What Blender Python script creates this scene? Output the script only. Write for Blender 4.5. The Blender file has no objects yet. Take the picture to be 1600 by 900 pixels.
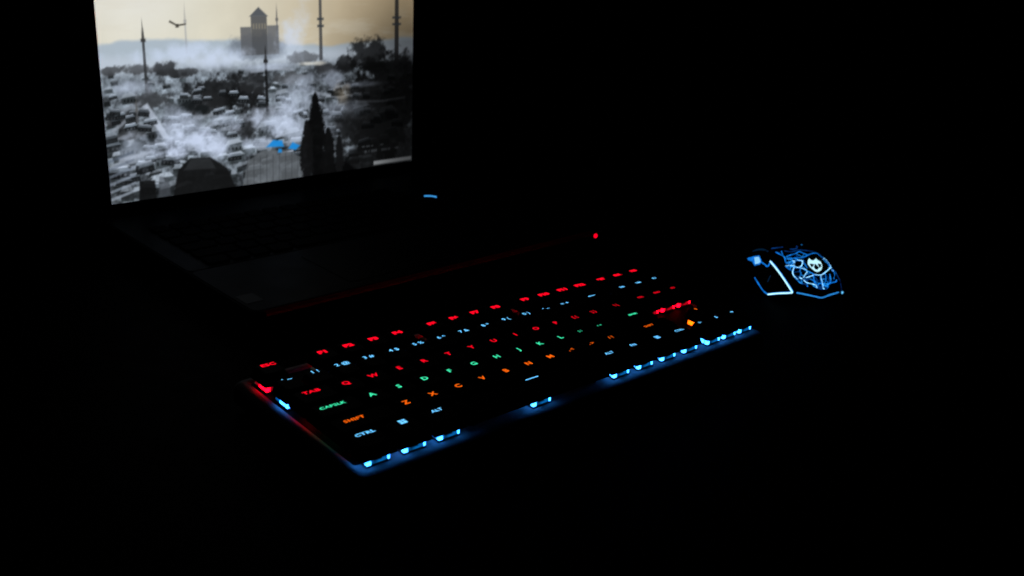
import bpy, math, random
import numpy as np
from mathutils import Matrix, Vector

random.seed(4)
sc = bpy.context.scene
COL = sc.collection

# ------------------------------------------------------------------ camera, world, exposure
cam_d = bpy.data.cameras.new('camera')
cam_d.sensor_width = 36.0
cam_d.lens = 35.2086
cam_d.clip_start = 0.01
cam_d.clip_end = 60
cam_d.dof.use_dof = True
cam_d.dof.focus_distance = 0.67
cam_d.dof.aperture_fstop = 12.0
cam = bpy.data.objects.new('camera', cam_d)
COL.objects.link(cam)
cam.matrix_world = Matrix(((0.7400181, 0.1830946, -0.6471859, -0.2590932),
                           (-0.6672231, 0.3211257, -0.6720801, -0.4921572),
                           (0.0847738, 0.9291688, 0.3598038, 0.2995991),
                           (0, 0, 0, 1)))
sc.camera = cam
w = bpy.data.worlds.new('World'); sc.world = w; w.use_nodes = True
w.node_tree.nodes['Background'].inputs[0].default_value = (0, 0, 0, 1)
w.node_tree.nodes['Background'].inputs[1].default_value = 0.0
sc.view_settings.view_transform = 'Standard'
sc.view_settings.look = 'None'
sc.view_settings.exposure = 0.0
sc.view_settings.gamma = 1.0
sc.view_settings.use_curve_mapping = False
sc.render.engine = 'CYCLES'
sc.cycles.use_denoising = True
sc.cycles.max_bounces = 6
sc.cycles.filter_width = 1.8
sc.cycles.use_light_tree = True

# ------------------------------------------------------------------ materials
def surf(name, col, rough=0.5, metallic=0.0, spec=0.5, bump=0.0, bscale=400.0, vary=0.0, coat=0.0):
    m = bpy.data.materials.new(name); m.use_nodes = True
    nt = m.node_tree; b = nt.nodes['Principled BSDF']
    b.inputs['Base Color'].default_value = (*col, 1)
    b.inputs['Roughness'].default_value = rough
    b.inputs['Metallic'].default_value = metallic
    b.inputs['Specular IOR Level'].default_value = spec
    b.inputs['Coat Weight'].default_value = coat
    tc = nt.nodes.new('ShaderNodeTexCoord')
    if vary > 0:
        n = nt.nodes.new('ShaderNodeTexNoise'); n.inputs['Scale'].default_value = 60; n.inputs['Detail'].default_value = 6
        r = nt.nodes.new('ShaderNodeMapRange')
        r.inputs['To Min'].default_value = max(0.02, rough - vary); r.inputs['To Max'].default_value = min(1, rough + vary)
        nt.links.new(tc.outputs['Object'], n.inputs['Vector'])
        nt.links.new(n.outputs['Fac'], r.inputs['Value']); nt.links.new(r.outputs['Result'], b.inputs['Roughness'])
    if bump > 0:
        n2 = nt.nodes.new('ShaderNodeTexNoise'); n2.inputs['Scale'].default_value = bscale; n2.inputs['Detail'].default_value = 3
        bp = nt.nodes.new('ShaderNodeBump'); bp.inputs['Strength'].default_value = bump; bp.inputs['Distance'].default_value = 0.0004
        nt.links.new(tc.outputs['Object'], n2.inputs['Vector'])
        nt.links.new(n2.outputs['Fac'], bp.inputs['Height']); nt.links.new(bp.outputs['Normal'], b.inputs['Normal'])
    return m

def glow(name, col, strength, sample=True, noise=0.0, nscale=300.0):
    m = bpy.data.materials.new(name); m.use_nodes = True
    nt = m.node_tree; nt.nodes.clear()
    o = nt.nodes.new('ShaderNodeOutputMaterial'); e = nt.nodes.new('ShaderNodeEmission')
    e.inputs[0].default_value = (*col, 1); e.inputs[1].default_value = strength
    nt.links.new(e.outputs[0], o.inputs[0])
    if noise > 0:
        tc = nt.nodes.new('ShaderNodeTexCoord'); n = nt.nodes.new('ShaderNodeTexNoise'); n.inputs['Scale'].default_value = nscale
        r = nt.nodes.new('ShaderNodeMapRange'); r.inputs['From Min'].default_value = 0.3; r.inputs['From Max'].default_value = 0.7
        r.inputs['To Min'].default_value = strength * (1 - noise); r.inputs['To Max'].default_value = strength * (1 + noise)
        nt.links.new(tc.outputs['Object'], n.inputs['Vector']); nt.links.new(n.outputs['Fac'], r.inputs['Value'])
        nt.links.new(r.outputs['Result'], e.inputs[1])
    try: m.cycles.emission_sampling = 'AUTO' if sample else 'NONE'
    except Exception: pass
    return m

M = {}
M['cap'] = surf('black_keycap_plastic', (0.0018, 0.0018, 0.002), 0.62, spec=0.015, bump=0.25, bscale=900, vary=0.08)
M['plate'] = surf('plate_rim_lightened', (0.21, 0.215, 0.22), 0.5, metallic=0.0, spec=0.02, bump=0.2, bscale=700, vary=0.1)  # rim of the plate, lightened to show the glow of the keys
M['inner'] = surf('plate_blackened', (0.0018, 0.0018, 0.002), 0.6, spec=0.01)  # same plate between the keys, blackened to read as unlit
M['case'] = surf('black_case_plastic', (0.0016, 0.0016, 0.002), 0.6, spec=0.012, bump=0.3, bscale=800)
M['housing'] = surf('dark_switch_plastic', (0.03, 0.03, 0.035), 0.35)
M['deck'] = surf('dark_laptop_deck', (0.0012, 0.0026, 0.0042), 0.38, spec=0.005, bump=0.15, bscale=1200, vary=0.08)
M['lap'] = surf('black_laptop_plastic', (0.0010, 0.0011, 0.0014), 0.55, spec=0.003, bump=0.2, bscale=900)
M['bezel'] = surf('matt_black_bezel', (0.0012, 0.0012, 0.0013), 0.7, spec=0.006)
M['key'] = surf('laptop_key_plastic', (0.0008, 0.0009, 0.0012), 0.6, spec=0.003)
M['sticker'] = surf('grey_sticker', (0.030, 0.034, 0.034), 0.5, spec=0.02)
M['border'] = surf('red_border', (0.19, 0.001, 0.008), 0.5, spec=0.0)
M['mouse'] = surf('mouse_black_plastic', (0.003, 0.003, 0.004), 0.5, spec=0.03, vary=0.1)
M['grip'] = surf('mouse_side_rubber', (0.002, 0.002, 0.0025), 0.8, spec=0.02, bump=0.4, bscale=1500)

# ------------------------------------------------------------------ mesh helpers
def mesh_obj(name, verts, faces, mat, parent=None, smooth=False, loc=None):
    me = bpy.data.meshes.new(name); me.from_pydata([tuple(v) for v in verts], [], faces); me.update()
    if mat: me.materials.append(mat)
    if smooth: me.polygons.foreach_set('use_smooth', [True] * len(me.polygons))
    return link(name, me, parent, loc)

def link(name, me, parent=None, loc=None):
    o = bpy.data.objects.new(name, me); COL.objects.link(o)
    if parent: o.parent = parent
    if loc is not None: o.location = loc
    return o

def tag(o, label, cat=None, kind=None):
    o['label'] = label
    if cat: o['category'] = cat
    if kind: o['kind'] = kind
    return o

def rrect(x0, x1, y0, y1, r, n=3):
    pts = []
    for cx, cy, a0 in ((x1 - r, y1 - r, 0), (x0 + r, y1 - r, 90), (x0 + r, y0 + r, 180), (x1 - r, y0 + r, 270)):
        for k in range(n + 1):
            a = math.radians(a0 + 90 * k / n)
            pts.append((cx + r * math.cos(a), cy + r * math.sin(a)))
    return pts

def rings(levels, cap_bottom=True, cap_top=True):
    """levels: list of (list of xy, z) with equal counts, or list of xyz lists"""
    V, Fc = [], []; n = len(levels[0][0])
    for pts, z in levels:
        for q in pts: V.append((q[0], q[1], z))
    for i in range(len(levels) - 1):
        for k in range(n):
            a = i * n + k; b = i * n + (k + 1) % n
            Fc.append((a, b, b + n, a + n))
    if cap_bottom: Fc.append(tuple(reversed(range(n))))
    if cap_top: Fc.append(tuple(range((len(levels) - 1) * n, len(levels) * n)))
    return V, Fc

def slab(name, x0, x1, y0, y1, z0, z1, r, mat, parent, bev=0.0008, n=3, loc=None):
    a = rrect(x0, x1, y0, y1, r, n); b = rrect(x0 + bev, x1 - bev, y0 + bev, y1 - bev, max(r - bev, 1e-4), n)
    V, Fc = rings([(b, z0), (a, z0 + bev), (a, z1 - bev), (b, z1)])
    return mesh_obj(name, V, Fc, mat, parent, loc=loc)

def boxes(lst):
    V, Fc = [], []
    for x0, x1, y0, y1, z0, z1 in lst:
        o = len(V)
        V += [(x0, y0, z0), (x1, y0, z0), (x1, y1, z0), (x0, y1, z0), (x0, y0, z1), (x1, y0, z1), (x1, y1, z1), (x0, y1, z1)]
        Fc += [tuple(o + i for i in f) for f in ((3, 2, 1, 0), (4, 5, 6, 7), (0, 1, 5, 4), (1, 2, 6, 5), (2, 3, 7, 6), (3, 0, 4, 7))]
    return V, Fc

# ------------------------------------------------------------------ desk
wood = surf('dark_desk_top', (0.0012, 0.0012, 0.0016), 0.6, spec=0.006, bump=0.2, bscale=120, vary=0.12)
V, Fc = boxes([(-1.2, 1.9, -1.0, 1.1, -0.03, 0.0)])
desk = mesh_obj('desk', V, Fc, wood); tag(desk, 'dark matt desk top under the laptop, keyboard and mouse', None, 'structure')

# ------------------------------------------------------------------ laptop
YAW = 0.0488; TILT = 0.0607
lap = bpy.data.objects.new('laptop', None); COL.objects.link(lap)
lap.location = (0.0533, 0.3312, 0.0); lap.rotation_euler = (0, 0, YAW)
tag(lap, 'open black laptop with a glowing misty townscape on its screen', 'laptop')
LX0, LX1, LY0, LY1 = -0.0172, 0.3472, -0.2520, 0.0060
DZ = 0.0215
base = slab('base', LX0, LX1, LY0, LY1, 0.0025, DZ, 0.010, M['lap'], lap, bev=0.0022)
slab('palm_rest', LX0 + .004, LX1 - .004, LY0 + .004, -0.158, DZ - .001, DZ + .0004, 0.006, M['deck'], lap, bev=0.0003)
well = slab('keyboard_deck', LX0 + .004, LX1 - .004, -0.157, LY1 - .022, DZ - .001, DZ + .0004, 0.004, M['deck'], lap, bev=0.0003)
slab('touchpad', 0.075, 0.180, -0.238, -0.170, DZ, DZ + .0008, 0.004, M['deck'], lap, bev=0.0003)
st = slab('sticker', -0.0105, 0.0035, -0.2335, -0.2175, DZ + .0001, DZ + .0006, 0.001, M['sticker'], lap, bev=0.0001)
tag(st, 'small pale sticker at the palm rest corner')
for x in (0.0, 0.322):
    for y in (-.235, -.02):
        slab('rubber_foot', x - .006, x + .014, y - .006, y + .006, 0.0, 0.003, 0.003, M['lap'], lap)
# red bead along the front edge
n = 60
V, Fc = [], []
prof = [(-.0007, -.0030), (-.0014, -.0016), (-.0010, -.0002), (0.0004, 0.0006), (0.0022, 0.0007)]
for i in range(n + 1):
    x = LX0 + .010 + (LX1 - LX0 - .020) * i / n
    for dy, dz in prof: V.append((x, LY0 + dy, DZ + dz - .0004))
for i in range(n):
    for k in range(4):
        a = i * 5 + k; Fc.append((a, a + 5, a + 6, a + 1))
tr = mesh_obj('front_border', V, Fc, M['border'], lap, smooth=True); tag(tr, 'thin red trim line along the front edge')
# laptop keys
kw, kh = 0.0148, 0.0142; pit = 0.0178
def small_key(wd):
    a = rrect(0, wd, 0, kh, .0015, 2); b = rrect(.0006, wd - .0006, .0006, kh - .0006, .0012, 2)
    V, Fc = rings([(a, 0), (a, .0013), (b, .0018)])
    me = bpy.data.meshes.new('key'); me.from_pydata(V, [], Fc); me.materials.append(M['key']); return me
lrows = [[1] * 14, [1] * 13 + [1.6], [1.4] + [1] * 12 + [1.2], [1.7] + [1] * 11 + [1.9], [2.2] + [1] * 10 + [2.4], [1.2, 1, 1, 1.2, 5.6, 1.2, 1, 1, 1.4]]
kcache = {}
for r, row in enumerate(lrows):
    x = 0.006
    y = -0.157 + .004 + (5 - r) * .0172
    for u in row:
        wd = u * pit - (pit - kw)
        if x + wd > 0.259: wd = 0.259 - x
        key = round(wd, 4)
        if key not in kcache: kcache[key] = small_key(wd)
        link('key', kcache[key], well, (x, y, DZ + .0004))
        x += u * pit
# power button with a lit arc
pw = bpy.data.objects.new('power_button', None)
a = rrect(-.010, .010, -.010, .010, .0099, 6); b = rrect(-.009, .009, -.009, .009, .0089, 6)
V, Fc = rings([(a, 0), (a, .0016), (b, .0024)])
pw = mesh_obj('power_button', V, Fc, M['key'], lap, loc=(0.2665, -0.1050, DZ + .0002))
V, Fc = [], []
for i in range(17):
    t = math.radians(16 + 60 * i / 16)
    for rr, zz in ((.0098, .0004), (.0098, .0030), (.0122, .0030), (.0122, .0004)):
        V.append((rr * math.cos(t), rr * math.sin(t), zz))
for i in range(16):
    for k in range(4):
        a0 = i * 4 + k; b0 = i * 4 + (k + 1) % 4; Fc.append((a0, b0, b0 + 4, a0 + 4))
Fc += [(0, 1, 2, 3), (67, 66, 65, 64)]
lr = mesh_obj('light_arc', V, Fc, glow('power_blue', (0.05, 0.33, 0.80), 0.95), pw); tag(lr, 'curved blue light on the rim of the power button')
# status LED
V, Fc = [], []
rr = .0021
for i in range(7):
    ph = math.pi * i / 6
    for k in range(14):
        t = 2 * math.pi * k / 14
        V.append((rr * math.sin(ph) * math.cos(t), .0012 * math.cos(ph) - 0, rr * math.sin(ph) * math.sin(t)))
for i in range(6):
    for k in range(14):
        a0 = i * 14 + k; b0 = i * 14 + (k + 1) % 14; Fc.append((a0, b0, b0 + 14, a0 + 14))
led = mesh_obj('status_light', V, Fc, glow('status_red', (1.0, 0.0, 0.015), 1.6), lap, smooth=True, loc=(0.3425, LY0 - .0008, 0.0172))
tag(led, 'red status light at the front corner')
# lid
lid = bpy.data.objects.new('lid', None); COL.objects.link(lid); lid.parent = lap
lid.location = (0, 0, 0.030); lid.rotation_euler = (math.pi / 2 - TILT, 0, 0)   # local x right, y up the lid, z toward the viewer
SW, SH = 0.330, 0.1856
def frame(name, o, i, z0, z1, mat, parent):
    A0 = rrect(*o[:4], o[4], 4); A1 = rrect(*i[:4], i[4], 4); nn = len(A0)
    V = [(x, y, z0) for x, y in A0] + [(x, y, z1) for x, y in A0] + [(x, y, z1) for x, y in A1] + [(x, y, z0) for x, y in A1]
    Fc = []
    for s in range(4):
        for k in range(nn):
            a = s * nn + k; b = s * nn + (k + 1) % nn; s2 = (s + 1) % 4
            Fc.append((a, b, s2 * nn + (k + 1) % nn, s2 * nn + k))
    return mesh_obj(name, V, Fc, mat, parent)
frame('bezel', (-.016, SW + .016, -.0085, SH + .014, .007), (0, SW, 0, SH, .0004), -.0012, .0010, M['bezel'], lid)
slab('lid_back', -.017, SW + .017, -.0095, SH + .015, -.0065, -.0014, .008, M['lap'], lid, bev=.001)
for x in (.035, .235):
    V, Fc = [], []
    for i in range(2):
        for k in range(14):
            t = 2 * math.pi * k / 14; V.append((x + i * .06, .004 + .0055 * math.cos(t), .0245 + .0055 * math.sin(t) - .002))
    Fc = [(k, (k + 1) % 14, 14 + (k + 1) % 14, 14 + k) for k in range(14)] + [tuple(reversed(range(14))), tuple(range(14, 28))]
    mesh_obj('hinge', V, Fc, M['lap'], lap, smooth=False)

# ---- what the screen shows: a generic misty old town, painted per vertex
GW, GH = 400, 225
rng = np.random.default_rng(11)
u = np.linspace(0, 1, GW)[None, :].repeat(GH, 0); v = np.linspace(0, 1, GH)[:, None].repeat(GW, 1)
def vnoise(fx, fy, seed):
    g = np.random.default_rng(seed).random((int(fy) + 3, int(fx) + 3))
    x = u * fx; y = v * fy; xi = x.astype(int); yi = y.astype(int); a = x - xi; b = y - yi
    a = a * a * (3 - 2 * a); b = b * b * (3 - 2 * b)
    return (g[yi, xi] * (1 - a) + g[yi, xi + 1] * a) * (1 - b) + (g[yi + 1, xi] * (1 - a) + g[yi + 1, xi + 1] * a) * b
def fbm(fx, fy, seed, octv=5):
    s = 0; amp = .5; t = 0
    for k in range(octv):
        s = s + amp * vnoise(fx * 2 ** k, fy * 2 ** k, seed + k); t += amp; amp *= .55
    return s / t
def sm(a, b, x):
    t = np.clip((x - a) / (b - a), 0, 1); return t * t * (3 - 2 * t)
S = 16 / 9
n1 = fbm(7, 4, 1); n2 = fbm(16, 10, 20); n3 = fbm(40, 24, 40, 4); n4 = fbm(90, 50, 60, 3)
img = np.zeros((GH, GW, 3))
def lay(mask, col):
    global img
    m = np.clip(mask, 0, 1)[..., None]; img = img * (1 - m) + np.array(col) * m
# sky (sRGB values, turned to linear at the end)
t = sm(.62, 1.0, v)
sky_l = np.array((.81, .795, .73)); sky_r = np.array((.66, .585, .46))
uu = sm(.22, 1.05, u)[..., None]
img = sky_l * (1 - uu) + sky_r * uu
img *= (1 - .12 * (n1 - .5)[..., None])
lay(sm(.30, 0, np.hypot((u - .10) * 1.2, (v - .93) * .8)) * .7, (.84, .84, .82))
lay(.35 * sm(.55, .75, fbm(5, 12, 90)) * (v > .68), (.80, .78, .72))
# far hills
ridge = .715 + .02 * np.sin(u * 7) + .03 * (n2 - .5) - .03 * u
lay(sm(.012, -.012, v - ridge) * .85, (.60, .66, .72))
ridge2 = .66 + .05 * (fbm(6, 1, 120) - .5)
lay(sm(.02, -.03, v - ridge2) * .8, (.70, .74, .79))
# town ground: grey-blue mottled, broken by mist
town = .60 + .04 * (fbm(9, 1, 140) - .5)
tm = sm(.03, -.05, v - town)
tone = .24 + .55 * (n2 - .25) + .45 * (n3 - .5) + .15 * (n4 - .5)
tone = np.clip(tone, .05, .9)
tcol = np.stack([tone * .90, tone * .98, tone * 1.06], -1)
img = img * (1 - tm[..., None] * .92) + tcol * tm[..., None] * .92
def ell(cx, cy, rx, ry, soft=.25, rough=.5):
    d = np.hypot((u - cx) / rx, (v - cy) / ry) + rough * (n3 - .5) + rough * .6 * (n4 - .5)
    return sm(1 + soft, 1 - soft, d)
def poly(pts, soft=.004):
    inside = np.full(u.shape, 1e9)
    k = len(pts)
    for i in range(k):
        x0, y0 = pts[i]; x1, y1 = pts[(i + 1) % k]
        L = math.hypot((x1 - x0) * S, y1 - y0) + 1e-9
        d = ((x1 - x0) * S * (v - y0) - (y1 - y0) * (u - x0) * S) / L
        inside = np.minimum(inside, d)
    return sm(-soft, soft, inside)
def house(cx, cy, wd, ht, lum, ang=0.0):
    c, s = math.cos(ang), math.sin(ang)
    def P(a, b): return (cx + a * c - b * s / S, cy + a * s * S + b * c)
    lay(poly([P(-wd, -ht), P(wd, -ht), P(wd, ht), P(-wd, ht)]) * .85, (lum * .42, lum * .47, lum * .50))
    lay(poly([P(-wd * 1.1, ht * .6), P(wd * 1.1, ht * .6), P(wd * .6, ht * 1.5), P(-wd * .6, ht * 1.5)]) * .9, (lum, lum * 1.07, lum * 1.15))
# scattered houses, larger and darker toward the foot of the picture
hs = []
for i in range(230):
    hv = .60 - .58 * rng.random() ** .8
    hs.append((hv, rng.random()))
for hv, hu in sorted(hs, reverse=True):
    k = (.66 - hv) / .66
    lum = .25 + .45 * rng.random() - .22 * max(0, hu - .62) / .38
    house(hu, hv, .006 + .016 * k * (.5 + rng.random()), .006 + .018 * k * (.5 + rng.random()), max(.06, lum), (rng.random() - .5) * .4)
img *= (1 + tm * (-.16 + .55 * (n4 - .3)))[..., None]
# hill with a plain block of buildings
lay(ell(.45, .68, .09, .06, .3) * .7, (.36, .39, .43))
for x0, x1, y1, lum in ((.395, .428, .775, .33), (.428, .478, .825, .27), (.478, .515, .78, .36)):
    lay(poly([(x0, .64), (x1, .64), (x1, y1), (x0, y1)]) * .85, (lum, lum * 1.03, lum * 1.08))
lay(poly([(.424, .824), (.482, .824), (.453, .868)]) * .85, (.24, .26, .29))
for k in range(5):
    lay(poly([(.434 + k * .009, .765), (.438 + k * .009, .765), (.438 + k * .009, .79), (.434 + k * .009, .79)]) * .5, (.62, .58, .48))
# clumps of trees
for cx, cy, rx, ry, dk in ((.33, .475, .085, .075, .13), (.40, .44, .06, .06, .10), (.28, .42, .05, .05, .18), (.17, .60, .035, .035, .16), (.215, .575, .05, .022, .22),
                           (.10, .60, .05, .022, .28), (.03, .60, .035, .02, .25), (.43, .50, .05, .05, .2), (.40, .30, .055, .06, .16), (.46, .36, .035, .04, .22),
                           (.60, .62, .05, .03, .34), (.67, .56, .03, .03, .24), (.74, .57, .035, .05, .12), (.83, .60, .07, .09, .08), (.92, .52, .11, .10, .08),
                           (.86, .42, .14, .09, .13), (.95, .34, .08, .14, .07), (.80, .24, .12, .12, .15), (.05, .38, .05, .04, .22), (.12, .46, .06, .035, .26),
                           (.09, .30, .06, .05, .26), (.55, .52, .05, .03, .30), (.88, .20, .1, .08, .14)):
    lay(ell(cx, cy, rx, ry, .3, 1.1) * .82, (dk, dk * 1.04, dk * 1.1))
# a few larger plain blocks
for hu, hv, wd, ht, lu in ((.06, .24, .026, .030, .52), (.13, .30, .022, .024, .42), (.20, .30, .020, .024, .58), (.03, .14, .028, .032, .50), (.15, .17, .026, .03, .62), (.30, .30, .022, .022, .40),
                           (.47, .27, .030, .030, .46), (.55, .22, .028, .03, .50), (.36, .20, .026, .026, .60), (.22, .45, .020, .018, .55), (.52, .43, .022, .022, .48), (.07, .47, .020, .018, .5), (.80, .32, .030, .03, .26), (.90, .28, .034, .034, .2)):
    house(hu, hv, wd, ht, lu, .12)
    for q in range(4):
        x = hu - wd * .7 + q * wd * .45
        lay(poly([(x, hv - ht * .6), (x + wd * .16, hv - ht * .6), (x + wd * .16, hv - ht * .05), (x, hv - ht * .05)], .003) * .7, (.05, .06, .065))
# pale lanes and walls
def lane(pts, wd, lum, a=.6):
    for (x0, y0), (x1, y1) in zip(pts[:-1], pts[1:]):
        L = math.hypot((x1 - x0) * S, y1 - y0); nx, ny = -(y1 - y0) / L * wd / S, (x1 - x0) * S / L * wd
        lay(poly([(x0 - nx, y0 - ny), (x1 - nx, y1 - ny), (x1 + nx, y1 + ny), (x0 + nx, y0 + ny)], .006) * a * (.6 + .8 * n3), (lum * .93, lum * .98, lum * 1.06))
lane([(.11, .44), (.14, .35), (.165, .27)], .014, .72, .8); lane([(.02, .33), (.06, .38), (.11, .43)], .008, .58); lane([(.0, .40), (.05, .42), (.10, .45)], .008, .5)
lane([(.03, .20), (.09, .21), (.13, .24)], .010, .6); lane([(.10, .12), (.13, .20), (.16, .26)], .012, .66, .7); lane([(.02, .29), (.07, .31)], .008, .5)
lane([(.20, .38), (.26, .36), (.31, .37)], .008, .55); lane([(.62, .44), (.72, .40), (.80, .41)], .008, .6, .5); lane([(.78, .37), (.88, .36), (.97, .37)], .006, .5, .5); lane([(.42, .56), (.50, .57), (.56, .56)], .007, .6)
for cx, cy, rr in ((.04, .27, .018), (.10, .26, .03), (.23, .42, .022), (.07, .35, .015), (.27, .40, .02)):
    lay(ell(cx, cy, rr, rr * 1.1, .3, .5) * .8, (.12, .14, .15))
# nearer rooftops with light ridges and dark walls
for i in range(120):
    hu = rng.random(); hv = .50 - .46 * rng.random(); k = (.62 - hv) / .62
    wd = .008 + .020 * k * (.4 + rng.random()); ht = .006 + .018 * k * (.4 + rng.random()); an = (rng.random() - .5) * .35
    dim = 1 - .72 * sm(.55, .95, hu); lu = (.42 + .34 * rng.random()) * dim
    c, s = math.cos(an), math.sin(an)
    def P(a, b): return (hu + a * c - b * s / S, hv + a * s * S + b * c)
    lay(poly([P(-wd, -ht * 1.4), P(wd, -ht * 1.4), P(wd, ht * .2), P(-wd, ht * .2)], .003) * .85, (.09 * dim + .02, .105 * dim + .02, .115 * dim + .02))
    lay(poly([P(-wd * 1.1, 0), P(wd * 1.1, 0), P(wd * .75, ht), P(-wd * .75, ht)], .003) * .9, (lu * .60, lu * .66, lu * .72))
    lay(poly([P(-wd * .8, ht * .8), P(wd * .8, ht * .8), P(wd * .75, ht * 1.15), P(-wd * .75, ht * 1.15)], .003) * .9, (lu, lu * 1.06, lu * 1.15))
    for q in (-.55, 0, .5):
        lay(poly([P(wd * (q - .1), -ht), P(wd * (q + .12), -ht), P(wd * (q + .12), -ht * .5), P(wd * (q - .1), -ht * .5)], .003) * .6, (lu * .5, lu * .52, lu * .55))
# slim towers in the haze
def tower(cx, y0, y1, wd, lum, a=.85):
    lay(poly([(cx - wd, y0), (cx + wd, y0), (cx + wd * .75, y1 - .05), (cx - wd * .75, y1 - .05)], .003) * a, (lum, lum * 1.03, lum * 1.08))
    lay(poly([(cx - wd * 1.5, y1 - .06), (cx + wd * 1.5, y1 - .06), (cx + wd * 1.5, y1 - .045), (cx - wd * 1.5, y1 - .045)], .003) * a, (lum, lum, lum))
    lay(poly([(cx - wd, y1 - .05), (cx + wd, y1 - .05), (cx, y1 + .03)], .003) * a, (lum, lum, lum))
tower(.118, .50, .78, .0045, .20); tower(.47, .36, .66, .005, .12); tower(.655, .60, 1.02, .006, .22, .8); tower(.935, .55, 1.05, .009, .14)
for cx, w_ in ((.655, .006), (.935, .009)):
    for yy in (.80, .765):
        lay(poly([(cx - w_ * 1.9, yy), (cx + w_ * 1.9, yy), (cx + w_ * 1.9, yy + .012), (cx - w_ * 1.9, yy + .012)], .003) * .8, (.20, .22, .24))
tower(.235, .66, .86, .003, .55, .5); tower(.51, .68, .86, .003, .35, .7); tower(.087, .36, .47, .003, .35, .7)
# mist and smoke drifting through the town
def mist(cx, cy, rx, ry, a, col=(.76, .81, .90)):
    d = np.hypot((u - cx) / rx, (v - cy) / ry)
    lay(sm(1.15, .02, d + 1.3 * (n2 - .5) + .9 * (n3 - .5)) * a * .92, col)
mist(.22, .66, .22, .05, .75); mist(.30, .62, .10, .05, .6); mist(.55, .70, .07, .10, .75); mist(.60, .80, .04, .10, .45)
mist(.26, .26, .14, .11, .97, (.79, .84, .94)); mist(.36, .33, .09, .07, .8); mist(.17, .33, .07, .10, .6); mist(.08, .22, .09, .10, .5); mist(.07, .52, .10, .05, .65)
mist(.50, .31, .10, .10, .85); mist(.56, .40, .09, .08, .75); mist(.58, .50, .06, .05, .5); mist(.70, .50, .05, .05, .5); mist(.45, .20, .08, .05, .7)
mist(.55, .24, .06, .12, .6); mist(.72, .34, .10, .06, .40); mist(.80, .46, .10, .02, .45); mist(.30, .18, .05, .06, .6); mist(.66, .22, .07, .08, .35)
mist(.73, .42, .03, .06, .45, (.72, .65, .54)); mist(.48, .58, .10, .02, .55); mist(.62, .585, .05, .012, .8, (.85, .84, .80))
# a bird over the town
for pts in ([(.190, .805), (.212, .785), (.214, .792), (.193, .813)], [(.212, .785), (.238, .792), (.237, .799), (.213, .793)], [(.208, .780), (.217, .780), (.216, .796), (.209, .796)]):
    lay(poly(pts, .003) * .85, (.22, .21, .19))
# near roofs at the foot of the picture
lay(poly([(.17, -.01), (.36, -.01), (.335, .10), (.285, .165), (.225, .170), (.19, .12)], .006) * .93, (.115, .120, .125))
lay(poly([(.205, .115), (.30, .105), (.285, .160), (.228, .165)], .006) * .35, (.32, .34, .36))
lay(poly([(.38, -.01), (.60, -.01), (.575, .11), (.52, .155), (.45, .165), (.40, .12)], .006) * .85, (.36, .38, .40))
for k in range(9):
    x = .395 + k * .021
    lay(poly([(x, .0), (x + .003, .0), (x + .006, .14), (x + .003, .14)], .003) * .35, (.22, .23, .25))
lay(poly([(.075, -.01), (.125, -.01), (.122, .085), (.08, .09)], .005) * .9, (.10, .105, .11))
lay(poly([(.128, .0), (.165, .0), (.16, .09), (.135, .10)], .006) * .7, (.30, .32, .35))
for k in range(6):
    lay(poly([(.0, .012 + k * .035), (.07, .045 + k * .036), (.07, .056 + k * .036), (.0, .026 + k * .035)], .004) * .6, (.62 - .06 * k, .66 - .06 * k, .72 - .06 * k))
lay(poly([(.72, -.01), (1.0, -.01), (1.0, .20), (.88, .19), (.78, .12)], .02) * .7, (.13, .135, .14))
lay(poly([(.60, -.01), (.78, -.01), (.74, .055), (.66, .04)], .01) * .9, (.04, .04, .045))
# dark cypress trees before the mist
def cypress(cx, y0, y1, wd, lum):
    tt = np.clip((v - y0) / (y1 - y0), 0, 1)
    half = wd * np.sin(np.pi * np.clip(tt * .86 + .14, 0, 1)) ** .7 * (1 + .9 * (n4 - .5) + .6 * (n3 - .5))
    m = sm(.004, -.004, np.abs(u - cx) - half) * sm(y0 - .004, y0 + .004, v) * sm(y1 + .01, y1 - .01, v)
    lay(m * .95, (lum, lum * 1.03, lum * 1.1))
cypress(.632, -.02, .44, .030, .055); cypress(.600, -.02, .30, .022, .10); cypress(.675, -.02, .25, .024, .08); cypress(.715, -.02, .20, .016, .12)
# blue patches, a faint two-line caption and the pale bar of a pop-up
for pts in ([(.462, .180), (.52, .172), (.515, .205), (.485, .212)], [(.535, .160), (.56, .148), (.575, .168), (.55, .190)], [(.50, .145), (.513, .143), (.513, .162), (.502, .165)]):
    lay(poly(pts, .006) * .95, (.10, .50, .80))
for row, (x0, x1) in enumerate(((.80, .89), (.80, .955))):
    y = .118 - row * .028
    q = (u > x0) & (u < x1) & (np.abs(v - y) < .0055) & (vnoise(150, 3, 300 + row) > .42)
    lay(q * .38, (.62, .66, .70))
lay(poly([(.845, .008), (.998, .008), (.998, .030), (.845, .030)], .004) * .95, (.78, .80, .82))
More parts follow.
